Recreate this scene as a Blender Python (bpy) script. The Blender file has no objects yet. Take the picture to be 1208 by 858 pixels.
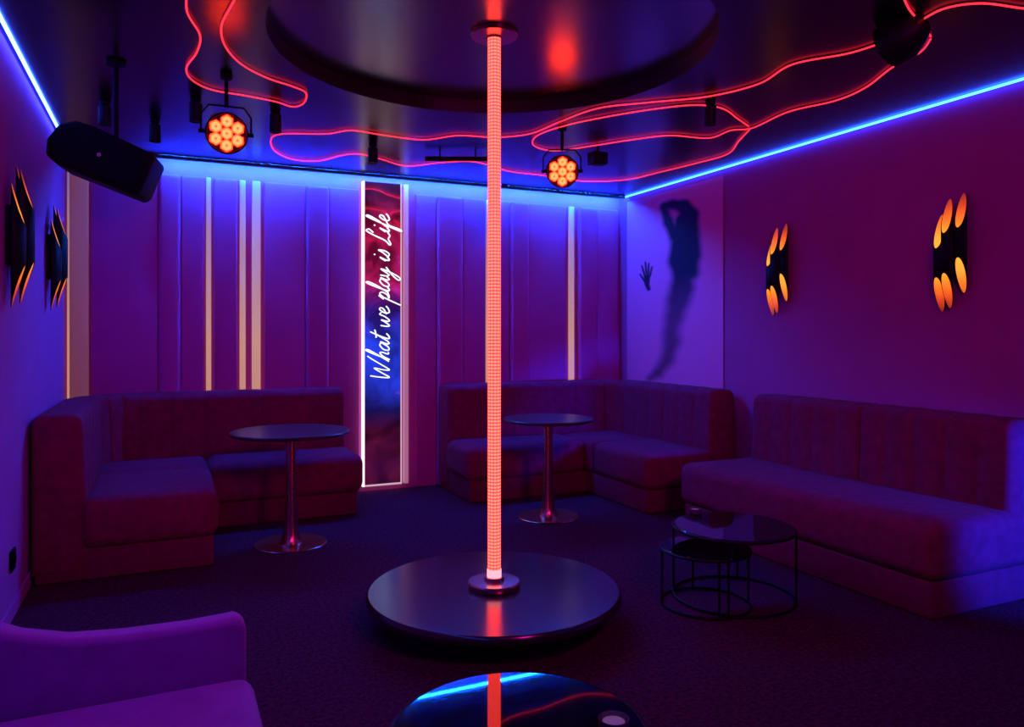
import bpy, bmesh, math
from mathutils import Vector, Matrix, Euler
D=bpy.data; S=bpy.context.scene
try:
    S.view_settings.view_transform='Standard'
except Exception: pass

# ---------------- measurements (metres) ----------------
F=890.0; CX=604.0; CY=394.0; EYE=1.36; TH=math.radians(24.7)
c,s=math.cos(TH),math.sin(TH)
H=2.72; UL=-0.67; UR=4.16; VB=6.45; VN=-1.2
def ray(px,py):
    a=(px-CX)/F; b=(CY-py)/F
    return Vector((a*c+s, -a*s+c, b))
def onz(px,py,z):
    d=ray(px,py); t=(z-EYE)/d.z; return Vector((d.x*t,d.y*t,z))
def onv(px,py,v=VB):
    d=ray(px,py); t=v/d.y; return Vector((d.x*t,v,EYE+d.z*t))
def onu(px,py,u=UR):
    d=ray(px,py); t=u/d.x; return Vector((u,d.y*t,EYE+d.z*t))
def atd(px,py,dep):
    d=ray(px,py); return Vector((d.x*dep,d.y*dep,EYE+d.z*dep))

# ---------------- materials ----------------
def nm(name):
    m=D.materials.new(name); m.use_nodes=True
    return m,m.node_tree,m.node_tree.nodes['Principled BSDF']
def math_(t,op,a,bv=None):
    n=t.nodes.new('ShaderNodeMath'); n.operation=op
    for i,x in enumerate((a,bv)):
        if x is None: continue
        if isinstance(x,(int,float)): n.inputs[i].default_value=x
        else: t.links.new(x,n.inputs[i])
    return n.outputs[0]
def pm(name,col,rough=.6,metal=0,ns=30,na=.15,bump=0,bs=200,sheen=0,spec=.5,coat=0,ior=1.5):
    m,t,b=nm(name)
    n=t.nodes.new('ShaderNodeTexNoise'); n.inputs['Scale'].default_value=ns; n.inputs['Detail'].default_value=6
    tc=t.nodes.new('ShaderNodeTexCoord'); t.links.new(tc.outputs['Object'],n.inputs['Vector'])
    r=t.nodes.new('ShaderNodeValToRGB')
    r.color_ramp.elements[0].position=.3; r.color_ramp.elements[1].position=.7
    r.color_ramp.elements[0].color=[x*(1-na) for x in col]+[1]
    r.color_ramp.elements[1].color=[min(1,x*(1+na)) for x in col]+[1]
    t.links.new(n.outputs['Fac'],r.inputs['Fac']); t.links.new(r.outputs['Color'],b.inputs['Base Color'])
    b.inputs['Roughness'].default_value=rough; b.inputs['Metallic'].default_value=metal
    b.inputs['Specular IOR Level'].default_value=spec; b.inputs['IOR'].default_value=ior
    b.inputs['Sheen Weight'].default_value=sheen; b.inputs['Coat Weight'].default_value=coat
    if bump:
        n2=t.nodes.new('ShaderNodeTexNoise'); n2.inputs['Scale'].default_value=bs; n2.inputs['Detail'].default_value=3
        t.links.new(tc.outputs['Object'],n2.inputs['Vector'])
        bp=t.nodes.new('ShaderNodeBump'); bp.inputs['Strength'].default_value=bump; bp.inputs['Distance'].default_value=.01
        t.links.new(n2.outputs['Fac'],bp.inputs['Height']); t.links.new(bp.outputs['Normal'],b.inputs['Normal'])
    return m
def em(name,col,st,base=(.02,.02,.02)):
    m,t,b=nm(name)
    b.inputs['Base Color'].default_value=(*base,1); b.inputs['Emission Color'].default_value=(*col,1)
    n=t.nodes.new('ShaderNodeTexNoise'); n.inputs['Scale'].default_value=3
    mr=t.nodes.new('ShaderNodeMapRange'); mr.inputs['To Min'].default_value=st*.85; mr.inputs['To Max'].default_value=st*1.15
    t.links.new(n.outputs['Fac'],mr.inputs['Value']); t.links.new(mr.outputs['Result'],b.inputs['Emission Strength'])
    return m
def grad_em(name,stops,z0,z1,st,base=(.5,.4,.3),absz=False):
    m,t,b=nm(name); tc=t.nodes.new('ShaderNodeTexCoord'); sp=t.nodes.new('ShaderNodeSeparateXYZ')
    t.links.new(tc.outputs['Object'],sp.inputs[0]); z=sp.outputs['Z']
    if absz: z=math_(t,'ABSOLUTE',z)
    mr=t.nodes.new('ShaderNodeMapRange'); mr.inputs['From Min'].default_value=z0; mr.inputs['From Max'].default_value=z1
    t.links.new(z,mr.inputs['Value'])
    r=t.nodes.new('ShaderNodeValToRGB'); t.links.new(mr.outputs['Result'],r.inputs['Fac'])
    r.color_ramp.elements[0].position=stops[0][0]; r.color_ramp.elements[0].color=(*stops[0][1],1)
    r.color_ramp.elements[1].position=stops[-1][0]; r.color_ramp.elements[1].color=(*stops[-1][1],1)
    for p,cc in stops[1:-1]:
        e=r.color_ramp.elements.new(p); e.color=(*cc,1)
    t.links.new(r.outputs['Color'],b.inputs['Emission Color']); b.inputs['Emission Strength'].default_value=st
    b.inputs['Base Color'].default_value=(*base,1); return m
M={}
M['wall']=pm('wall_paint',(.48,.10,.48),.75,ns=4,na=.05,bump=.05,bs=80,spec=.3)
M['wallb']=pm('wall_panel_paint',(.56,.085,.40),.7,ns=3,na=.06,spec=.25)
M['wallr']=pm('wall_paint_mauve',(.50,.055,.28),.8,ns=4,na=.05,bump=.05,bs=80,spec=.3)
M['ceil']=pm('ceiling_black_gloss',(.004,.002,.003),.26,ns=2,na=.1,ior=1.38)
M['recess']=pm('recess_black_gloss',(.004,.002,.003),.24,ns=2,na=.1,ior=2.7)
M['rim']=pm('ceiling_rim_black',(.005,.003,.006),.5)
M['black']=pm('black_metal',(.006,.006,.007),.5,ns=40,spec=.15)
M['plastic']=pm('black_plastic',(.003,.003,.004),.6,ns=60,bump=.1,bs=300,spec=.1)
M['sofa']=pm('maroon_velvet',(.25,.012,.068),.9,ns=18,na=.18,bump=.15,bs=120,sheen=.02,spec=.1)
M['sofab']=pm('maroon_velvet_base',(.21,.012,.058),.9,ns=18,na=.15,bump=.15,bs=150,spec=.1)
M['arm']=pm('violet_velvet',(.34,.08,.48),.85,ns=15,na=.1,bump=.1,bs=150,sheen=.2,spec=.3)
M['copper']=pm('brushed_copper',(.75,.34,.30),.25,metal=1,ns=80,na=.1)
M['ttop']=pm('dark_table_top',(.03,.010,.03),.3,ns=20,na=.2)
M['gtop']=pm('black_glass_top',(.004,.004,.006),.03,ns=5,na=.1,spec=.6)
M['deck']=pm('stage_deck',(.022,.010,.018),.19,ns=60,na=.15,ior=1.8)
M['plinth']=pm('stage_plinth',(.006,.006,.008),.7)
M['gold']=grad_em('gold_interior_lit',[(0,(1,.40,.04)),(.35,(1,.20,.012)),(.7,(.65,.06,.004)),(1,(.2,.012,.001))],.10,.33,.95,(.8,.4,.1),True)  # lamplight inside the tubes painted as emission, dimming toward the ends
M['blue']=em('blue_led',(.012,.075,1.0),22)
M['blue3']=em('blue_led_violet_side',(.025,.075,1.0),45)
M['blue2']=em('blue_led_bright',(.004,.105,1.0),720)
M['neon']=em('red_neon',(1,.018,.036),2.5)
WS=[(0,(1,.40,.20)),(.5,(1,.54,.30)),(.85,(.6,.36,.4)),(1,(.2,.2,.8))]  # blue LED wash on the strip tops is painted into these stops
M['warm']=grad_em('warm_backlight',WS,0,2.6,.46,(.5,.35,.3))
M['beige']=em('beige_column',(.75,.28,.08),.12,(.55,.32,.25))
M['white']=em('white_led_frame',(1,.82,.88),1.2)
M['soft']=em('soft_led_frame',(1,.62,.75),.62)
M['pinkw']=em('pink_white_led_frame',(1,.40,.60),.3,(.5,.3,.5))
M['text']=em('white_neon_lettering',(.85,.88,1),1.4)
M['lens']=em('orange_lens',(1,.15,.045),3.6)
M['lensc']=em('orange_lens_rim',(1,.010,.0015),22)
M['lensd']=pm('dark_lens',(.03,.03,.04),.1)
M['collar']=em('pink_led_collar',(1,.25,.32),2.2)
M['candle']=em('candle_wax',(.7,.3,.6),.12,(.35,.25,.35))
M['glass']=pm('smoked_glass',(.12,.08,.14),.1,spec=.8)

# carpet
m,t,b=nm('carpet_dark'); M['carpet']=m
tc=t.nodes.new('ShaderNodeTexCoord')
n=t.nodes.new('ShaderNodeTexNoise'); n.inputs['Scale'].default_value=55; n.inputs['Detail'].default_value=8; n.inputs['Roughness'].default_value=.7
t.links.new(tc.outputs['Object'],n.inputs['Vector'])
r=t.nodes.new('ShaderNodeValToRGB'); r.color_ramp.elements[0].position=.38; r.color_ramp.elements[1].position=.62
r.color_ramp.elements[0].color=(.032,.005,.015,1); r.color_ramp.elements[1].color=(.13,.016,.058,1)
t.links.new(n.outputs['Fac'],r.inputs['Fac']); t.links.new(r.outputs['Color'],b.inputs['Base Color'])
bp=t.nodes.new('ShaderNodeBump'); bp.inputs['Strength'].default_value=.5; bp.inputs['Distance'].default_value=.01
t.links.new(n.outputs['Fac'],bp.inputs['Height']); t.links.new(bp.outputs['Normal'],b.inputs['Normal'])
b.inputs['Roughness'].default_value=.95; b.inputs['Specular IOR Level'].default_value=.05

# pole LED lattice
m,t,b=nm('led_pole_lattice'); M['pole']=m
tc=t.nodes.new('ShaderNodeTexCoord'); sp=t.nodes.new('ShaderNodeSeparateXYZ'); t.links.new(tc.outputs['Object'],sp.inputs[0])
ang=math_(t,'ARCTAN2',sp.outputs['Y'],sp.outputs['X'])
sa=math_(t,'ABSOLUTE',math_(t,'SINE',math_(t,'MULTIPLY',ang,6)))
sa=math_(t,'ADD',math_(t,'MULTIPLY',sa,.7),.3)
sz=math_(t,'ABSOLUTE',math_(t,'SINE',math_(t,'MULTIPLY',sp.outputs['Z'],200)))
pr=math_(t,'MULTIPLY',sa,sz)
r=t.nodes.new('ShaderNodeValToRGB'); r.color_ramp.elements[0].color=(1,.010,.010,1); r.color_ramp.elements[1].color=(1,.090,.062,1)
r.color_ramp.elements[0].position=.15; r.color_ramp.elements[1].position=1
t.links.new(pr,r.inputs['Fac']); t.links.new(r.outputs['Color'],b.inputs['Emission Color']); b.inputs['Emission Strength'].default_value=5.4
b.inputs['Base Color'].default_value=(.3,.05,.04,1)

# mirror: cloudy red and blue reflections painted on as emission bands
m,t,b=nm('mirror_painted_reflections'); M['mirror']=m
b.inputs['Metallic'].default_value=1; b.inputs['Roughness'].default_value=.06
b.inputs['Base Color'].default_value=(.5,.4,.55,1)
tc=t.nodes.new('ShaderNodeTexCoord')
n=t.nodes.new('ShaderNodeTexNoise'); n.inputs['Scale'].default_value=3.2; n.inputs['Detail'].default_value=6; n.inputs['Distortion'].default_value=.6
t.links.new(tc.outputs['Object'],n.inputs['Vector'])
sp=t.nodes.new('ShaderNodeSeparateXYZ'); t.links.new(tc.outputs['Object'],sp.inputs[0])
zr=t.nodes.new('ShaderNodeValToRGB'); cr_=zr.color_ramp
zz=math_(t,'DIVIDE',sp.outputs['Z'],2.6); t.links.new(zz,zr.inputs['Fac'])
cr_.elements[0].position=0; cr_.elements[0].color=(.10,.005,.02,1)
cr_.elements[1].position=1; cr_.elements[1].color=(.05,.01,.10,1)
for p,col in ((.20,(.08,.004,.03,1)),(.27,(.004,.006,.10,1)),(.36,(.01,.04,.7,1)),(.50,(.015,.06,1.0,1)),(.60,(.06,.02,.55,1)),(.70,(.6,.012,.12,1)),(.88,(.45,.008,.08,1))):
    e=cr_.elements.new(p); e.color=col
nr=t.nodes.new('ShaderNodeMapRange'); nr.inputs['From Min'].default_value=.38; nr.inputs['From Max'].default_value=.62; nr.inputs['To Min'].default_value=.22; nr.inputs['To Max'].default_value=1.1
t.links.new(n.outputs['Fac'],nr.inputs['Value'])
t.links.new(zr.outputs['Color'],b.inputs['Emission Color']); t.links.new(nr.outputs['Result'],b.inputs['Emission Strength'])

# ---------------- geometry helpers ----------------
def obj(name,me,mats,parent=None,smooth=None):
    o=D.objects.new(name,me); S.collection.objects.link(o)
    for m in (mats if isinstance(mats,(list,tuple)) else [mats]): me.materials.append(m)
    if parent: o.parent=parent
    return o
def fix(bm,name,smooth_angle=40):
    bmesh.ops.recalc_face_normals(bm,faces=bm.faces)
    for f in bm.faces: f.smooth=True
    for e in bm.edges:
        if len(e.link_faces)==2 and e.calc_face_angle(0)>math.radians(smooth_angle): e.smooth=False
    me=D.meshes.new(name); bm.to_mesh(me); bm.free(); return me
def vf(name,V,Fc,mats,parent=None,off=(0,0,0)):
    o=Vector(off); bm=bmesh.new()
    vs=[bm.verts.new(Vector(v)-o) for v in V]
    for f in Fc:
        try: bm.faces.new([vs[i] for i in f])
        except ValueError: pass
    return obj(name,fix(bm,name),mats,parent)
def box(name,lo,hi,mats,parent=None,off=(0,0,0),r=0,seg=3):
    bm=bmesh.new(); bmesh.ops.create_cube(bm,size=1)
    lo=Vector(lo);hi=Vector(hi); d=hi-lo; ce=(lo+hi)/2
    for v in bm.verts: v.co=Vector((v.co.x*d.x,v.co.y*d.y,v.co.z*d.z))
    if r: bmesh.ops.bevel(bm,geom=bm.edges[:],offset=r,segments=seg,profile=.5,affect='EDGES',clamp_overlap=True)
    for v in bm.verts: v.co+=ce-Vector(off)
    return obj(name,fix(bm,name,50 if r else 30),mats,parent)
def lathe(name,prof,mats,parent=None,loc=(0,0,0),seg=64,M4=None):
    V=[];Fc=[];n=len(prof)
    for i in range(seg):
        a=2*math.pi*i/seg
        for r,z in prof: V.append((r*math.cos(a),r*math.sin(a),z))
    for i in range(seg):
        j=(i+1)%seg
        for k in range(n-1): Fc.append((i*n+k,j*n+k,j*n+k+1,i*n+k+1))
    bm=bmesh.new(); vs=[bm.verts.new(v) for v in V]
    for f in Fc: bm.faces.new([vs[i] for i in f])
    bmesh.ops.remove_doubles(bm,verts=bm.verts,dist=1e-5)
    if M4: bmesh.ops.transform(bm,matrix=M4,verts=bm.verts)
    for v in bm.verts: v.co+=Vector(loc)
    return obj(name,fix(bm,name,35),mats,parent)
def cr(P,n=8,closed=False):
    P=[Vector(p) for p in P]; out=[]; L=len(P)
    for i in range(L if closed else L-1):
        p1=P[i]; p2=P[(i+1)%L]
        p0=P[i-1] if (i>0 or closed) else p1; p3=P[(i+2)%L] if (i+2<L or closed) else p2
        for k in range(n):
            t=k/n
            out.append(.5*((2*p1)+(p2-p0)*t+(2*p0-5*p1+4*p2-p3)*t*t+(3*p1-p0-3*p2+p3)*t**3))
    if not closed: out.append(P[-1])
    return out
def tubeg(P,r,seg=8,closed=False):
    P=[Vector(p) for p in P]; n=len(P); V=[];Fc=[]; nrm=None
    for i in range(n):
        if closed: T=(P[(i+1)%n]-P[i-1])
        else: T=P[min(i+1,n-1)]-P[max(i-1,0)]
        if T.length<1e-9: T=Vector((0,0,1))
        T.normalize()
        if nrm is None: nrm=T.orthogonal().normalized()
        else:
            nrm=(nrm-T*nrm.dot(T)); nrm=nrm.normalized() if nrm.length>1e-6 else T.orthogonal().normalized()
        B=T.cross(nrm)
        for k in range(seg):
            a=2*math.pi*k/seg; V.append(P[i]+nrm*(r*math.cos(a))+B*(r*math.sin(a)))
    for i in range(n if closed else n-1):
        j=(i+1)%n
        for k in range(seg):
            l=(k+1)%seg; Fc.append((i*seg+k,i*seg+l,j*seg+l,j*seg+k))
    if not closed:
        Fc.append(tuple(range(seg))[::-1]); Fc.append(tuple((n-1)*seg+k for k in range(seg)))
    return V,Fc
def join(L):
    V=[];Fc=[]
    for v,f in L:
        o=len(V); V+=list(v); Fc+=[tuple(i+o for i in q) for q in f]
    return V,Fc
def tube(name,P,r,mats,parent=None,seg=8,closed=False,off=(0,0,0)):
    V,Fc=tubeg(P,r,seg,closed); return vf(name,V,Fc,mats,parent,off)
def prism(name,outline,fn,t0,t1,mats,parent=None,off=(0,0,0),r=0,seg=3):
    bm=bmesh.new(); o=Vector(off)
    a=[bm.verts.new(Vector(fn(x,y,t0))-o) for x,y in outline]
    b_=[bm.verts.new(Vector(fn(x,y,t1))-o) for x,y in outline]
    n=len(a); bm.faces.new(a); bm.faces.new(b_[::-1])
    for i in range(n): bm.faces.new((a[i],a[(i+1)%n],b_[(i+1)%n],b_[i]))
    bmesh.ops.recalc_face_normals(bm,faces=bm.faces)
    if r:
        es=[e for e in bm.edges if e.calc_face_angle(0)>math.radians(35)]
        bmesh.ops.bevel(bm,geom=es,offset=r,segments=seg,profile=.5,affect='EDGES',clamp_overlap=True)
    return obj(name,fix(bm,name,40),mats,parent)
def thing(name,label,cat,loc=(0,0,0),rot=None,group=None):
    e=D.objects.new(name,None); e.empty_display_size=.1; S.collection.objects.link(e)
    e.location=loc
    if rot is not None: e.rotation_euler=rot
    e['label']=label; e['category']=cat
    if group: e['group']=group
    return e
def tag(o,label,cat,group=None):
    o['label']=label; o['category']=cat
    if group: o['group']=group
    return o
def st(o): o['kind']='structure'; return o
def dup(t,loc,rot=None):
    n=t.copy(); S.collection.objects.link(n); n.location=loc
    if rot is not None: n.rotation_euler=rot
    for ch in [x for x in D.objects if x.parent==t]:
        k=ch.copy(); k.parent=n; S.collection.objects.link(k)
    return n

# ---------------- room shell ----------------
st(box('floor',(UL-.1,VN,-.1),(UR+.1,VB+.1,0),M['carpet']))
st(box('wall_back',(UL-.1,VB,0),(UR+.1,VB+.1,H+.2),M['wallb']))
st(box('wall_left',(UL-.1,VN,0),(UL,VB,H+.2),M['wall']))
st(box('wall_right',(UR,VN,0),(UR+.1,VB,H+.2),M['wallr']))
PC=atd(583,692,3.607); PU,PV=PC.x,PC.y
RR=1.04; RZ=2.80
angs=[2*math.pi*i/120 for i in range(120)]
x0,x1,y0,y1=UL-.1,UR+.1,VN,VB+.1
for X,Y in ((x0,y0),(x1,y0),(x0,y1),(x1,y1)): angs.append(math.atan2(Y-PV,X-PU)%(2*math.pi))
angs=sorted(angs); V=[];Fc=[];mi=[]
for a in angs:
    ca,sa_=math.cos(a),math.sin(a); ts=[]
    if ca>1e-9: ts.append((x1-PU)/ca)
    if ca<-1e-9: ts.append((x0-PU)/ca)
    if sa_>1e-9: ts.append((y1-PV)/sa_)
    if sa_<-1e-9: ts.append((y0-PV)/sa_)
    t_=min(ts)
    V+= [(PU+t_*ca,PV+t_*sa_,H),(PU+RR*ca,PV+RR*sa_,H),(PU+RR*ca,PV+RR*sa_,RZ)]
V.append((PU,PV,RZ)); N=len(angs)
for i in range(N):
    j=(i+1)%N
    Fc.append((3*i,3*j,3*j+1,3*i+1)); mi.append(0)
    Fc.append((3*i+1,3*j+1,3*j+2,3*i+2)); mi.append(1)
    Fc.append((3*i+2,3*j+2,3*N)); mi.append(2)
me=D.meshes.new('ceiling'); me.from_pydata([tuple(v) for v in V],[],Fc)
for p,k in zip(me.polygons,mi): p.material_index=k
bm=bmesh.new(); bm.from_mesh(me); bmesh.ops.recalc_face_normals(bm,faces=bm.faces)
bm.faces.ensure_lookup_table()
if bm.faces[0].normal.z>0: bmesh.ops.reverse_faces(bm,faces=bm.faces)
bm.to_mesh(me); bm.free()
st(obj('ceiling',me,[M['ceil'],M['rim'],M['recess']]))

# back wall boards
ti=[0]
def bu(px): return onv(px,394).x
def board(p0,p1,dep,mat='wallb',z0=0.0,z1=2.60,r=.035):
    ti[0]+=1
    st(box('trim_%d'%ti[0],(bu(p0),VB-dep,z0),(bu(p1),VB-.001,z1),M[mat],r=min(r,dep*.49),seg=6))
for p0,p1,dp in ((107,187,.03),(187,213,.065),(213,241,.04),(252,280,.04),
                 (311,360,.03),(360,387,.065),(387,424,.03),
                 (489,514,.03),(514,544,.065),(544,571,.04),(577,600,.035),(600,622,.065),(622,666,.03),(680,702,.065),(702,728,.03)):
    board(p0,p1,dp)
def wstrip(p0,p1,dep,mat,lab,z0=.02,z1=2.60):
    o=box('light_strip',(bu(p0),VB-dep,z0),(bu(p1),VB-.002,z1),M[mat],r=.006)
    return tag(o,lab,'strip light','vertical strip lights on the panelled wall')
LW='tall narrow warm-white backlit strip between wall panels'
wstrip(243,249,.02,'warm',LW); wstrip(282.5,289.5,.02,'warm',LW); wstrip(297,307,.03,'warm',LW)
wstrip(572.5,575.5,.02,'warm',LW); wstrip(670,676.5,.02,'warm',LW)
wstrip(83,105,.05,'beige','broad golden-beige backlit column beside the corner')
wstrip(79.5,82,.03,'warm','thin glowing strip in the corner beside the beige column')

st(box('baseboard_right',(UR-.012,VN,0),(UR-.001,4.86,.07),M['wallr']))
st(box('baseboard_left',(UL+.001,VN,0),(UL+.012,VB-.08,.07),M['wall']))

# blue LED perimeter; the panelled wall's strip sits behind a shallow black cove lip
lb=onv(186,200).x
ti[0]+=1; st(box('trim_%d'%ti[0],(UL+.001,VB-.140,H-.024),(UR-.031,VB-.133,H-.0005),M['rim']))
o=box('led_strip',(lb,VB-.105,H-.011),(UR-.03,VB-.095,H-.001),M['blue2']); tag(o,'bright blue LED strip along ceiling edge above the panelled wall','strip light')
o=box('led_strip',(UR-.028,VN,H-.013),(UR-.018,VB-.145,H-.001),M['blue']); tag(o,'blue LED strip along ceiling edge above the sconce wall','strip light')
o=box('led_strip',(UL+.025,VN,H-.013),(UL+.037,5.84,H-.001),M['blue3']); tag(o,'blue LED strip along ceiling edge above the speaker wall','strip light')

# ---------------- neon tubes on ceiling ----------------
def neon(px,lab,closed=False):
    P=[onz(x,y,H-.010) for x,y in px]
    o=tube('neon_tube',cr(P,8,closed),.0042,M['neon'],closed=closed)
    tag(o,lab,'neon light','red neon tubes on the ceiling')
neon([(205,-60),(219,-15),(221,15),(236,42),(232,62),(220,80),(226,94),(250,106),(290,113),(325,120),(345,126),(358,122),(361,110),(345,102),(315,92),(285,76),(266,55),(261,32),(272,8),(300,-40)],
     'wavy red neon tube looping across black ceiling')
neon([(1230,9),(1208,10),(1160,4),(1118,9),(1090,22),(1060,42),(1005,62),(935,76),(895,99),(835,114),(765,121),(705,128),(660,144),(625,158),(585,162),(540,160),(500,165),(455,160),(415,154),(385,158),(335,158),(320,164),(324,178),(345,188),(375,190),(405,183),(425,182),(450,188),(480,196),(520,192),(560,191),(600,202),(640,207),(690,214),(740,212),(775,204),(820,193),(858,182),(872,166),(884,153.5)],
     'long wavy red neon tube running round the ceiling disc')
neon([(1098,46),(1085,62),(1052,80),(1020,104),(985,119),(930,132),(888,151),(862,154),(836,163),(790,160),(745,165),(700,172),(655,178),(630,172),(634,160),(668,148),(715,138),(770,129),(820,124),(852,128),(870,140),(883,149)],
     'wavy red neon tube forming narrow loop on ceiling')
neon([(1098,43),(1088,28),(1072,10),(1060,-20)],'short red neon tube curling beside the ceiling spotlight')

# ---------------- stage and pole ----------------
stg=thing('stage','low round black dance stage with recessed plinth on carpet','stage',(PU,PV,0))
lathe('plinth',[(0,0.001),(.50,0.001),(.50,.105),(0,.105)],M['plinth'],stg)
lathe('deck',[(0,.105),(.585,.105),(.602,.112),(.605,.125),(.602,.14),(.592,.15),(0,.15)],M['deck'],stg,seg=96)
pl=thing('dance_pole','glowing orange-red LED lattice dance pole between stage and ceiling','dance pole',(PU,PV,.151))
zt=RZ-.153
lathe('pole_tube',[(0,.085),(.031,.085),(.031,zt-.03),(0,zt-.03)],M['pole'],pl,seg=32)
lathe('collar_light',[(0,.05),(.034,.05),(.034,.085),(0,.085)],M['collar'],pl,seg=32)
lathe('base_plate',[(0,0),(.122,0),(.125,.006),(.125,.024),(.12,.03),(.05,.032),(.045,.05),(0,.05)],M['copper'],pl)
lathe('ceiling_plate',[(0,zt-.03),(.036,zt-.03),(.04,zt-.022),(.11,zt-.018),(.115,zt-.013),(.115,zt),(0,zt)],M['copper'],pl)

# ---------------- sofas ----------------
def lpath(p0,pc,p1,R,ds=.012):
    p0=Vector(p0);pc=Vector(pc);p1=Vector(p1)
    d0=(pc-p0).normalized(); d1=(p1-pc).normalized()
    a=pc-d0*R; b_=pc+d1*R; out=[]; sacc=0
    L=(a-p0).length; n=int(L/ds)
    for i in range(n): out.append((p0+d0*(L*i/n),Vector((d0.y,-d0.x)),L*i/n))
    sacc=L; Lc=R*math.pi/2; n=int(Lc/ds); C=a+Vector((d0.y,-d0.x))*R
    for i in range(n):
        an=-(math.pi/2)*i/n; dr=Vector((d0.x*math.cos(an)-d0.y*math.sin(an),d0.x*math.sin(an)+d0.y*math.cos(an)))
        nn=Vector((dr.y,-dr.x)); out.append((C-nn*R,nn,sacc+Lc*i/n))
    sacc+=Lc; L=(p1-b_).length; n=int(L/ds)
    for i in range(n+1): out.append((b_+d1*(L*i/n),Vector((d1.y,-d1.x)),sacc+L*i/n))
    return out
def spath(p0,p1,ds=.012):
    p0=Vector(p0);p1=Vector(p1); d=(p1-p0).normalized(); L=(p1-p0).length; n=int(L/ds)
    return [(p0+d*(L*i/n),Vector((d.y,-d.x)),L*i/n) for i in range(n+1)]
def backrest(path,parent,off,w=.21,hgt=.92,z0=.05,th=.25):
    prof=[(0,z0),(0,.45),(0,.6),(0,hgt-.07)]
    prof+=[(.06-.06*math.cos(a),hgt-.06+.06*math.sin(a)) for a in [math.pi/2*i/5 for i in range(1,6)]]
    prof+=[(th-.06+.06*math.sin(a),hgt-.06+.06*math.cos(a)) for a in [math.pi/2*i/6 for i in range(0,7)]]
    prof+=[(th+.003,.7),(th+.010,.55),(th+.015,.46),(th+.015,z0)]
    n=len(prof); V=[];Fc=[]; L=path[-1][2]; nw=round(L/w); w=L/nw
    cxy=(th/2,(z0+hgt)/2)
    for P,N_,sv in path:
        q=abs(math.sin(math.pi*sv/w))**.3
        e=min(sv,L-sv); k=0
        if e<.045: k=.045*(1-math.sqrt(max(0,1-((.045-e)/.045)**2)))
        for d,z in prof:
            g=(1-q)*.024 if 0.06<sv<L-.06 else 0
            dd=d-(g if d>.1 else 0); z_=z-(g*.25 if z>hgt-.05 else 0)
            dd=cxy[0]+(dd-cxy[0])*(1-k/.13); z_=cxy[1]+(z_-cxy[1])*(1-k/.44)
            V.append((P.x+N_.x*dd,P.y+N_.y*dd,z_))
    m_=len(path)
    for i in range(m_-1):
        for k in range(n):
            l=(k+1)%n; Fc.append((i*n+k,i*n+l,(i+1)*n+l,(i+1)*n+k))
    Fc.append(tuple(range(n))); Fc.append(tuple((m_-1)*n+k for k in range(n))[::-1])
    return vf('backrest',V,Fc,M['sofa'],parent,off)
VS=6.375
lo=(UL+.02,VS-.01,0)
sf=thing('corner_sofa','maroon velvet channel-tufted corner sofa beside panelled wall','sofa',lo)
backrest(lpath((UL+.014,4.73),(UL+.014,VS),(1.33,VS),.5),sf,lo)
def cush(nm_,a,b_,z0,z1,p,off,r=.075):
    return box(nm_,(a[0],a[1],z0),(b_[0],b_[1],z1),M['sofa'],p,off,r=r,seg=6)
cush('seat_cushion',(UL+.24,4.71),(.29,5.60),.17,.455,sf,lo)
cush('seat_cushion',(UL+.24,5.59),(.285,VS-.24),.17,.45,sf,lo,.06)
cush('seat_cushion',(.275,5.60),(1.36,VS-.24),.17,.455,sf,lo)
box('base',(UL+.03,4.75,.001),(.26,5.66,.18),M['sofab'],sf,lo,r=.015)
box('base',(UL+.03,5.655,.001),(1.32,VS-.02,.18),M['sofab'],sf,lo,r=.015)
lo=(UR-.02,VS-.01,0)
sf=thing('corner_sofa','maroon velvet channel-tufted corner sofa below silhouette wall print','sofa',lo)
backrest(lpath((2.2,VS),(UR-.03,VS),(UR-.03,4.71),.45),sf,lo)
cush('seat_cushion',(2.18,5.60),(3.29,VS-.24),.17,.455,sf,lo)
cush('seat_cushion',(3.28,5.50),(UR-.26,VS-.24),.17,.45,sf,lo,.06)
cush('seat_cushion',(3.27,4.69),(UR-.26,5.51),.17,.455,sf,lo)
box('base',(2.22,5.63,.001),(3.30,VS-.02,.18),M['sofab'],sf,lo,r=.015)
box('base',(3.295,4.73,.001),(UR-.04,VS-.02,.18),M['sofab'],sf,lo,r=.015)
lo=(UR-.02,3.4,0)
sf=thing('long_sofa','long maroon velvet sofa with vertical-tufted back beneath wall sconces','sofa',lo)
backrest(spath((UR-.02,4.28),(UR-.02,2.40)),sf,lo,w=.19,z0=.35)
cush('seat_cushion',(3.27,2.38),(UR-.022,4.33),.175,.46,sf,lo,.07)
box('base',(3.295,2.41,.001),(UR-.03,4.28,.18),M['sofab'],sf,lo,r=.012)

# ---------------- armchair ----------------
lo=(-.2,1.8,0)
ac=thing('armchair','violet velvet armchair with curved arms beside purple wall','armchair',lo)
out=[(-.64,.12),(-.64,.82),(-.56,.80)]+[(x,z) for x,z in ((-.48,.73),(-.40,.67),(-.32,.632),(-.22,.605),(-.1,.595),(.05,.592),(.13,.595),(.17,.598),(.192,.588),(.2,.56),(.2,.12))]
prism('armrest',out,lambda x,y,t:(x,t,y),2.145,2.22,M['arm'],ac,lo,r=.02,seg=5)
prism('armrest',out,lambda x,y,t:(x,t,y),1.28,1.355,M['arm'],ac,lo,r=.02,seg=5)
box('seat_cushion',(-.5,1.36,.28),(.215,2.14,.45),M['arm'],ac,lo,r=.045,seg=5)
box('backrest',(-.63,1.36,.12),(-.5,2.14,.84),M['arm'],ac,lo,r=.045,seg=5)
box('base',(-.5,1.36,.10),(.18,2.14,.28),M['arm'],ac,lo,r=.02)
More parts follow.
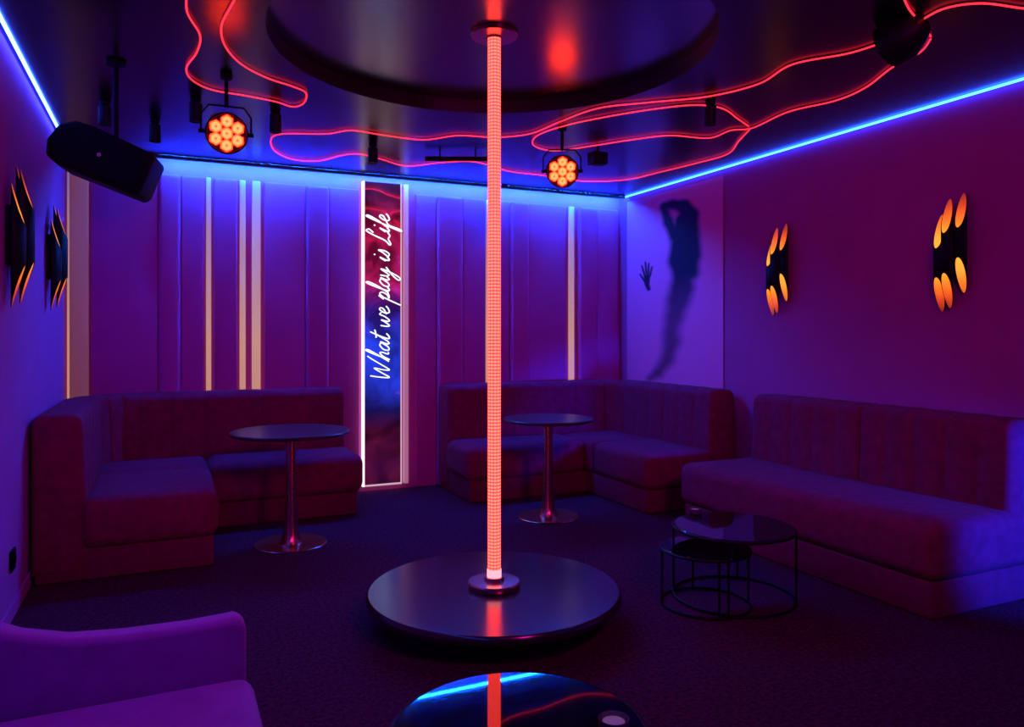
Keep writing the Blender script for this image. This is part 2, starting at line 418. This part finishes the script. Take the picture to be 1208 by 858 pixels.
for x,y in ((-.58,1.32),(-.58,2.18),(.13,1.32),(.13,2.18)):
    lathe('leg',[(0,0),(.014,0),(.022,.12),(0,.12)],M['black'],ac,(x-lo[0],y-lo[1],0),seg=16)

# ---------------- pedestal tables ----------------
def ped(base,label,rt,h=.735):
    t_=thing('pedestal_table',label,'table',(base.x,base.y,0),group='trumpet-base side tables')
    lathe('table_top',[(0,h-.025),(rt-.02,h-.025),(rt,h-.018),(rt+.001,h-.006),(rt-.006,h),(0,h)],M['ttop'],t_,seg=72)
    lathe('pedestal',[(0,.012),(.075,.012),(.062,.03),(.052,.07),(.044,.15),(.037,.28),(.032,.45),(.031,.62),(.034,.69),(.06,h-.032),(.09,h-.026),(0,h-.026)],M['copper'],t_,seg=40)
    lathe('base_plate',[(0,.001),(.225,.001),(.228,.006),(.222,.011),(0,.013)],M['copper'],t_,seg=64)
    return t_
ped(onz(343,642,0),'round dark table on copper trumpet pedestal before corner sofa',.375)
ped(onz(647,610,0),'round dark table on copper trumpet pedestal by silhouette-side sofa',.335)

# ---------------- coffee tables ----------------
def coffee(p,r_,h,label,rot=0):
    t_=thing('coffee_table',label,'coffee table',(p.x,p.y,0),(0,0,rot))
    lathe('table_top',[(0,h-.016),(r_-.012,h-.016),(r_-.004,h-.010),(r_-.004,h-.004),(r_-.008,h),(0,h)],M['gtop'],t_,seg=96)
    circ=lambda rr,z:[(rr*math.cos(2*math.pi*i/64),rr*math.sin(2*math.pi*i/64),z) for i in range(64)]
    tube('rim',circ(r_,h-.010),.0075,M['black'],t_,closed=True)
    tube('base_ring',circ(r_,.009),.007,M['black'],t_,closed=True)
    for k in range(4):
        a=math.pi/4+k*math.pi/2
        tube('leg',[(r_*math.cos(a),r_*math.sin(a),.01),(r_*math.cos(a),r_*math.sin(a),h-.012)],.006,M['black'],t_)
    return t_
coffee(onz(865,620,.37),.305,.37,'round black glass coffee table with wire frame by long sofa')
coffee(onz(832,645,.29),.22,.29,'smaller nested black wire-frame coffee table tucked under larger one',.4)
coffee(onz(612,860,.44),.30,.44,'round glossy black coffee table reflecting red neon')
cp=onz(820,606,.37)
cd=thing('candle_holder','small pale candle in glass holder on nested coffee table','candle',(cp.x,cp.y,.371),group='small candle holders on coffee tables')
lathe('holder',[(0,0),(.03,0),(.034,.004),(.036,.028),(.032,.028),(.030,.008),(0,.008)],M['glass'],cd,seg=32)
lathe('candle',[(0,.009),(.026,.009),(.026,.02),(0,.022)],M['candle'],cd,seg=24)
cp=onz(724,862,.44)
q=dup(cd,(cp.x,cp.y,.441)); q['label']='small pale candle in glass holder on glossy round table'

# ---------------- sconces ----------------
def sconce_build():
    t_=thing('wall_sconce','black clustered-tube sconce with glowing gold interiors on mauve wall','wall lamp',group='black and gold tube sconces')
    box('wall_plate',(-.05,-.018,-.14),(.05,-.001,.14),M['black'],t_,r=.004)
    for x,zo,Lh,y in ((-.066,-.05,.285,-.055),(0,.0,.315,-.08),(.066,.055,.285,-.055)):
        seg=32; R=.031; V=[];Fc=[];mi=[]
        for rr in (R,R-.004):
            for i in range(seg):
                a=2*math.pi*i/seg; fr=(1-math.sin(a))/2
                cut=.20*fr**.85
                V.append((x+rr*math.cos(a),y+rr*math.sin(a),zo+Lh-cut))
                V.append((x+rr*math.cos(a),y+rr*math.sin(a),zo-Lh+cut))
        o2=2*seg
        for i in range(seg):
            j=(i+1)%seg
            Fc.append((2*i,2*j,2*j+1,2*i+1)); mi.append(0)
            Fc.append((o2+2*i,o2+2*i+1,o2+2*j+1,o2+2*j)); mi.append(1)
            Fc.append((2*i,o2+2*i,o2+2*j,2*j)); mi.append(0)
            Fc.append((2*i+1,2*j+1,o2+2*j+1,o2+2*i+1)); mi.append(0)
        me=D.meshes.new('lamp_tube'); me.from_pydata(V,[],Fc)
        for p,k in zip(me.polygons,mi): p.material_index=k; p.use_smooth=True
        obj('lamp_tube',me,[M['black'],M['gold']],t_)
    return t_
sc0=sconce_build()
pA=onu(1120,299,UR-.06); pB=onu(916,319,UR-.06)
sc0.location=(UR-.001,pA.y,pA.z); sc0.rotation_euler=(0,0,-math.pi/2)
dup(sc0,(UR-.001,pB.y,pB.z))
pA=onu(29,279,UL+.07); pB=onu(71,304,UL+.07)
for p in (pA,pB):
    q=dup(sc0,(UL+.001,p.y,p.z),(0,0,math.pi/2)); q['label']='black clustered-tube sconce with glowing gold interiors on purple wall'

# ---------------- stage lights ----------------
def par(px,py,dep,target,lit,label,R=.105):
    P=atd(px,py,dep)
    t_=thing('stage_light',label,'stage light',P,None,'stage lights hung from the ceiling')
    q=(Vector(target)-P).normalized().to_track_quat('-Y','Z').to_matrix().to_4x4()
    rx=Matrix.Rotation(math.pi/2,4,'X')
    lathe('housing',[(0,.045),(R-.012,.045),(R-.008,.06),(R,.06),(R,-.02),(R-.03,-.08),(R-.05,-.11),(0,-.11)],M['black'],t_,seg=40,M4=q@rx)
    for k in range(7):
        x,z=(0,0) if k==0 else (.061*math.cos(math.pi/6+(k-1)*math.pi/3),.061*math.sin(math.pi/6+(k-1)*math.pi/3))
        hx=[(x+.0335*math.cos(math.pi/2+i*math.pi/3),z+.0335*math.sin(math.pi/2+i*math.pi/3)) for i in range(6)]
        hi=[(x+.026*math.cos(math.pi/2+i*math.pi/3),z+.026*math.sin(math.pi/2+i*math.pi/3)) for i in range(6)]
        hc=[(x+.007*math.cos(math.pi/2+i*math.pi/3),z+.007*math.sin(math.pi/2+i*math.pi/3)) for i in range(6)]
        V=[q@Vector((a,-.046,b_)) for a,b_ in hx]+[q@Vector((a,-.056,b_)) for a,b_ in hx]+[q@Vector((a,-.058,b_)) for a,b_ in hi]+[q@Vector((a,-.054,b_)) for a,b_ in hc]
        Fc=[];mi=[]
        for lv in range(3):
            for i in range(6):
                j=(i+1)%6; Fc.append((lv*6+i,lv*6+j,lv*6+6+j,lv*6+6+i)); mi.append((1,1,0)[lv] if lit else 0)
        Fc.append(tuple(18+i for i in range(6))); mi.append(1 if lit else 0)
        me=D.meshes.new('lens'); me.from_pydata([tuple(v) for v in V],[],Fc)
        for p,kk in zip(me.polygons,mi): p.material_index=kk
        obj('lens',me,[M['lens'],M['lensc']] if lit else [M['lensd']],t_)
    Rt=q@Vector((1,0,0)); up=Vector((0,0,1)); W=R+.018
    Y=[Rt*W, Rt*W+up*.09, Rt*(W*.7)+up*(R+.035), -Rt*(W*.7)+up*(R+.035), -Rt*W+up*.09, -Rt*W]
    tube('yoke',Y,.005,M['plastic'],t_)
    lathe('mount_stem',[(0,R+.03),(.010,R+.03),(.010,H-P.z-.025),(.03,H-P.z-.025),(.03,H-P.z-.001),(0,H-P.z-.001)],M['plastic'],t_,seg=20)
    for sgn in (1,-1):
        V,Fc=tubeg([Rt*(R-.004)*sgn,Rt*(W+.012)*sgn],.011,12); vf('knob',V,Fc,M['plastic'],t_)
    return t_
par(267,157,3.95,(0.2,0.4,1.3),True,'black round stage light with seven glowing orange lenses near speaker')
par(663,202,4.95,(0.4,0.2,1.2),True,'black round stage light with seven glowing orange lenses near ring')
par(1062,46,3.3,(2.6,5.6,1.6),False,'unlit black round stage light above the long sofa',.10)

cy0=None
for px,py in ((183,150),(124,128),(325,138),(231,124),(838,128),(440,178)):
    p=onz(px,py-8,H)
    if cy0 is None:
        cy0=thing('ceiling_spotlight','small black cylindrical spotlight hanging from glossy black ceiling','spotlight',(p.x,p.y,H-.001),group='small black ceiling spotlights')
        lathe('housing',[(0,-.13),(.028,-.13),(.034,-.135),(.036,-.13),(.036,-.03),(0,-.03)],M['black'],cy0,seg=24)
        lathe('canopy',[(0,-.03),(.012,-.03),(.03,-.012),(.03,0),(0,0)],M['black'],cy0,seg=24)
    else: dup(cy0,(p.x,p.y,H-.001))
p=onz(540,184,H-.03)
tr=thing('ceiling_projector_bar','short black ceiling mounted fixture bar','light fixture',(p.x,p.y,H-.001))
tube('bar',[(-.22,.1,-.05),(.22,-.1,-.05)],.018,M['black'],tr)
for k in (-.12,.12): tube('hanger',[(k,-k*.45,-.001),(k,-k*.45,-.05)],.008,M['black'],tr)
p=onz(705,183,H-.06)
tr=thing('ceiling_projector','small boxy black fixture with stem beside stage light','light fixture',(p.x,p.y,H-.001))
box('body',(-.06,-.05,-.13),(.06,.05,-.04),M['black'],tr,r=.01)
tube('stem',[(0,0,-.041),(0,0,-.001)],.012,M['black'],tr)

# ---------------- speaker ----------------
P=atd(126,190,3.75)
Rm=(Matrix.Rotation(-TH+.25,4,'Z')@Matrix.Rotation(math.radians(21),4,'Y')).to_euler()
sp_=thing('loudspeaker','black tapered loudspeaker tilted downward under ceiling bracket','speaker',P,Rm)
out=[(-.24,-.02),(-.22,.068),(-.16,.115),(-.08,.122),(.215,.105),(.225,.082),(.225,-.092),(.205,-.118),(-.155,-.118),(-.22,-.09)]
prism('cabinet',out,lambda x,y,t:(x,t,y),-.12,.14,M['plastic'],sp_,r=.02,seg=3)
out2=[(x*.86,y*.82) for x,y in out]
prism('grille',out2,lambda x,y,t:(x,t,y),-.128,-.121,M['plastic'],sp_,r=.003,seg=1)
Ri=Rm.to_matrix().inverted()
upl=Ri@Vector((0,0,1))
b0=Vector((0,.01,.11)); topl=b0+upl*((H-.001)-(P.z+(Rm.to_matrix()@b0).z))
tube('bracket',[b0,topl],.012,M['plastic'],sp_)
tube('bracket_plate',[topl-upl*.015,topl],.045,M['plastic'],sp_,seg=20)
V,Fc=tubeg([(0,-.129,.0),(0,-.14,.0)],.010,12); vf('badge_knob',V,Fc,M['copper'],sp_)

# ---------------- wall outlet ----------------
p=onu(13,661,UL)
wo=thing('wall_outlet','small black wall outlet near the floor','outlet',(UL+.001,p.y,p.z))
box('cover_plate',(0,-.055,-.05),(.012,.055,.05),M['plastic'],wo,r=.004)
for k in (-.025,.025): lathe('socket',[(0,0),(.014,0),(.014,.002),(.02,.003),(.02,0)],M['black'],wo,seg=20,M4=Matrix.Translation((.012,k,0))@Matrix.Rotation(math.pi/2,4,'Y'))

# ---------------- mirror with neon lettering ----------------
VM=VB-.05
ul=onv(427.5,400,VM).x; ur=onv(483,400,VM).x; zb=onv(450,573,VM).z; ztp=H-.05
mr=thing('wall_mirror','tall narrow dark mirror with glowing white edge lights','mirror',(ul,VM,0))
def L(x,y,z): return (x-ul,y-VM,z)
uA=onv(430.2,400,VM).x; uB=onv(472.5,400,VM).x
zb=max(zb,.02)
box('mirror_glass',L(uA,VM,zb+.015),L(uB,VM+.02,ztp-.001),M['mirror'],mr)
box('frame_light',L(ul,VM-.006,zb),L(uA,VM+.045,ztp),M['white'],mr,r=.003)
u3=onv(474,400,VM).x;u4=onv(477,400,VM).x;u5=onv(482,400,VM).x
box('frame_light',L(uB,VM-.006,zb),L(u3,VM+.045,ztp),M['soft'],mr,r=.002)
box('frame_light',L(u4,VM,zb),L(u5,VM+.045,ztp),M['pinkw'],mr,r=.004)
box('frame_light',L(uA,VM-.006,zb),L(uB,VM+.045,zb+.015),M['soft'],mr,r=.003)
G={
'W':([[(0,2.0),(.12,1.0),(.35,0),(.62,.8),(.9,1.6),(.98,.6),(1.15,0),(1.5,1.0),(1.75,1.8),(1.95,2.3)]],2.0),
'h':([[(0,.05),(.35,1.2),(.62,2.2),(.5,2.45),(.34,1.6),(.2,0),(.36,.65),(.62,1.0),(.76,.75),(.74,.15),(.95,.1)]],1.0),
'a':([[(.75,.85),(.42,1.0),(.1,.6),(.16,.08),(.5,.15),(.8,.95),(.76,.3),(.9,.02),(1.12,.25)]],1.08),
't':([[(.0,.2),(.3,1.2),(.45,2.0),(.3,1.0),(.27,.1),(.5,.02),(.75,.3)],[(.0,1.4),(.4,1.42),(.8,1.55)]],.8),
'w':([[(0,.9),(.08,.3),(.25,0),(.5,.5),(.6,.85),(.62,.2),(.8,0),(1.05,.5),(1.12,1.0),(1.35,.85)]],1.35),
'e':([[(.0,.3),(.42,.6),(.48,.92),(.25,1.0),(.08,.5),(.25,.02),(.6,.1),(.82,.35)]],.8),
'p':([[(.05,.6),(.3,1.1),(.12,0),(-.05,-1.2)],[(.2,.55),(.45,1.0),(.72,.8),(.62,.25),(.3,.05),(.6,.05),(.85,.2)]],.85),
'l':([[(0,.1),(.35,1.2),(.5,2.2),(.34,2.35),(.22,1.3),(.2,.2),(.35,.0),(.55,.2)]],.52),
'y':([[(0,.95),(.08,.35),(.3,.05),(.65,.9),(.6,-.1),(.35,-1.1),(.05,-1.0),(.35,-.35),(1.0,.35)]],1.0),
'i':([[(.0,.4),(.2,1.0),(.12,.25),(.25,0),(.5,.25)],[(.28,1.5),(.33,1.62)]],.5),
's':([[(.0,.1),(.3,.75),(.4,1.15),(.52,.5),(.35,.02),(.05,.12)]],.65),
'L':([[(.75,1.7),(.95,2.15),(.7,2.4),(.5,1.6),(.35,.5),(.05,.0),(.2,-.15),(.6,.1),(1.0,-.05),(1.3,.2)]],1.25),
'f':([[(.0,.1),(.4,1.2),(.6,2.2),(.44,2.35),(.3,1.2),(.1,-1.1),(.26,-1.15),(.3,.0),(.6,.3)]],.6),
' ':([],.62)}
txt='What we play is Life'; tot=sum(G[ch][1] for ch in txt)
zs=onv(450,450,VM-.05).z; ze=onv(450,252,VM-.05).z; k=(ze-zs)/tot
ub=onv(461,400,VM-.05).x; lst=[]; xx=0
for ch in txt:
    for stq in G[ch][0]:
        P_=[]
        for x,y in stq:
            X=(xx+x+.28*y)*k; P_.append((ub-y*k*1.0-ul,-.007,zs+X))
        lst.append(tubeg(cr(P_,6),.0054,6))
    xx+=G[ch][1]
V,Fc=join(lst); o=vf('neon_lettering',V,Fc,M['text'],mr); o['label']='white handwritten neon words reading What we play is Life'

# ---------------- silhouette wall print ----------------
v0=onu(853,394,UR-.01).y; v1=VB-.145
KA=.56; kk=6.35/F
caps=[]
def cap(x1,y1,x2,y2,r1,r2,soft,g=0):
    a=onu(x1,y1,UR-.01); b_=onu(x2,y2,UR-.01)
    caps.append((a.y*KA,a.z,b_.y*KA,b_.z,r1*kk,r2*kk,soft*kk,g))
# bent arm over the head
cap(783,243,792,241,4.5,5,3); cap(792,241,806,243,5,7,3); cap(806,243,814,254,7,9,3)
cap(783,245,788,262,4.5,5,3); cap(788,262,796,278,5,7,3.5)
# head, long hair, torso
cap(806,260,806,268,9.5,11,3); cap(815,256,817,302,7.5,9,4); cap(812,275,815,322,10,9,5)
cap(803,285,803,306,12,14,4.5); cap(803,306,805,326,14,11,5)
cap(805,326,804,340,11,13,6); cap(804,340,800,354,13,13,7); cap(800,354,795,374,12.5,10.5,8)
cap(795,374,791,392,10.5,8.5,8)
cap(791,392,792,402,8.5,9.5,7.5); cap(792,402,787,424,9.5,7.5,7.5); cap(787,424,776,440,7.5,5.5,6.5); cap(776,440,766,447,5.5,3.5,5)
cap(763,327,763,335,4.2,3.4,1,1); cap(763,335,765,341,3,2.6,1.2,1)
for q in ((760.5,325,757,314),(762.5,323,761,309.5),(764.5,324,765.2,311),(766.3,326,769,315),(760.5,332,755,324)):
    cap(q[0],q[1],q[2],q[3],1.5,1.1,.8,1)
nu=200;nz=340; zt_=2.66; V=[];Fc=[];cols=[]; KS=1/(1.6*kk)
for j in range(nz+1):
    z=zt_*j/nz
    for i in range(nu+1):
        v=v0+(v1-v0)*i/nu; V.append((0,v-v0,z)); x=v*KA; acc=0; sw=0; ws=0; ah=0
        for ax,az,bx,bz,r1,r2,so,g in caps:
            dx,dz=bx-ax,bz-az; tt=((x-ax)*dx+(z-az)*dz)/(dx*dx+dz*dz+1e-12); tt=min(1,max(0,tt))
            d=math.hypot(x-ax-dx*tt,z-az-dz*tt)-(r1+(r2-r1)*tt)
            if g:
                if d<so: ah=max(ah,min(1,(so-d)/(2*so)))
            elif d<.15:
                e=math.exp(-d*KS); acc+=e; sw+=e*so; ws+=e
        a=0
        if acc>0:
            d=-math.log(acc)/KS; so=sw/ws
            q=min(1,max(0,(so-d)/(2*so))); a=q*q*(3-2*q)
            a*=.78+.22*min(1,max(0,(z-1.45)/.45))
        cols.append(max(a,ah))
for j in range(nz):
    for i in range(nu):
        a=j*(nu+1)+i; Fc.append((a,a+nu+1,a+nu+2,a+1))
me=D.meshes.new('wall_print'); me.from_pydata(V,[],Fc)
at=me.attributes.new('ink','FLOAT','POINT'); at.data.foreach_set('value',cols)
m,t,b=nm('silhouette_print')
an=t.nodes.new('ShaderNodeAttribute'); an.attribute_name='ink'
mx=t.nodes.new('ShaderNodeMix'); mx.data_type='RGBA'
t.links.new(an.outputs['Fac'],mx.inputs['Factor']); mx.inputs['A'].default_value=(.95,.17,.48,1); mx.inputs['B'].default_value=(.018,.008,.04,1)
t.links.new(mx.outputs['Result'],b.inputs['Base Color']); b.inputs['Roughness'].default_value=.7; b.inputs['Specular IOR Level'].default_value=.15
o=obj('wall_print',me,m); o.location=(UR-.008,v0,0)
tag(o,'pale wall print with blurred dark silhouette of posing woman and hand','wall art')

# ---------------- lights ----------------
def area(name,loc,target,col,e,size,spread=180):
    l=D.lights.new(name,'AREA'); l.energy=e; l.color=col; l.size=size; l.spread=math.radians(spread)
    o=D.objects.new(name,l); S.collection.objects.link(o); o.location=loc
    o.rotation_euler=(Vector(target)-Vector(loc)).to_track_quat('-Z','Y').to_euler()
    return o
def spot(name,loc,target,col,e,ang,blend=.8,rad=.1):
    l=D.lights.new(name,'SPOT'); l.energy=e; l.color=col; l.spot_size=math.radians(ang); l.spot_blend=blend; l.shadow_soft_size=rad
    o=D.objects.new(name,l); S.collection.objects.link(o); o.location=loc
    o.rotation_euler=(Vector(target)-Vector(loc)).to_track_quat('-Z','Y').to_euler()
    return o
area('magenta_wash_fill',(1.6,.1,2.6),(2.4,6.0,1.2),(1,.006,.55),15,.5,110)  # unseen fill light added to wash the far walls magenta
spot('violet_fill_spot',(.6,.6,2.6),(-.5,4.2,1.2),(.55,.03,1.0),34,80)  # added fill, out of view, brightens the left wall purple
spot('violet_fill_spot',(.35,2.3,2.6),(-.1,1.95,.4),(.85,.05,1.0),26,55)  # unseen spot added above the armchair to light its seat and arm tops
spot('blue_fill_spot',(4.02,.1,.78),(4.0,2.4,.42),(.006,.045,1.0),1300,30,.5)  # unseen low spot added for the blue light on the sofa end
w=D.worlds.new('club_world'); S.world=w; w.use_nodes=True
w.node_tree.nodes['Background'].inputs[0].default_value=(.05,.003,.045,1); w.node_tree.nodes['Background'].inputs[1].default_value=.35

# ---------------- camera ----------------
cam=D.cameras.new('camera'); co=D.objects.new('camera',cam); S.collection.objects.link(co)
co.location=(0,0,EYE); co.rotation_euler=(math.pi/2,0,-TH)
cam.sensor_width=36; cam.lens=36*F/1208; cam.shift_y=-(429-CY)/1208; cam.clip_start=.02
S.camera=co
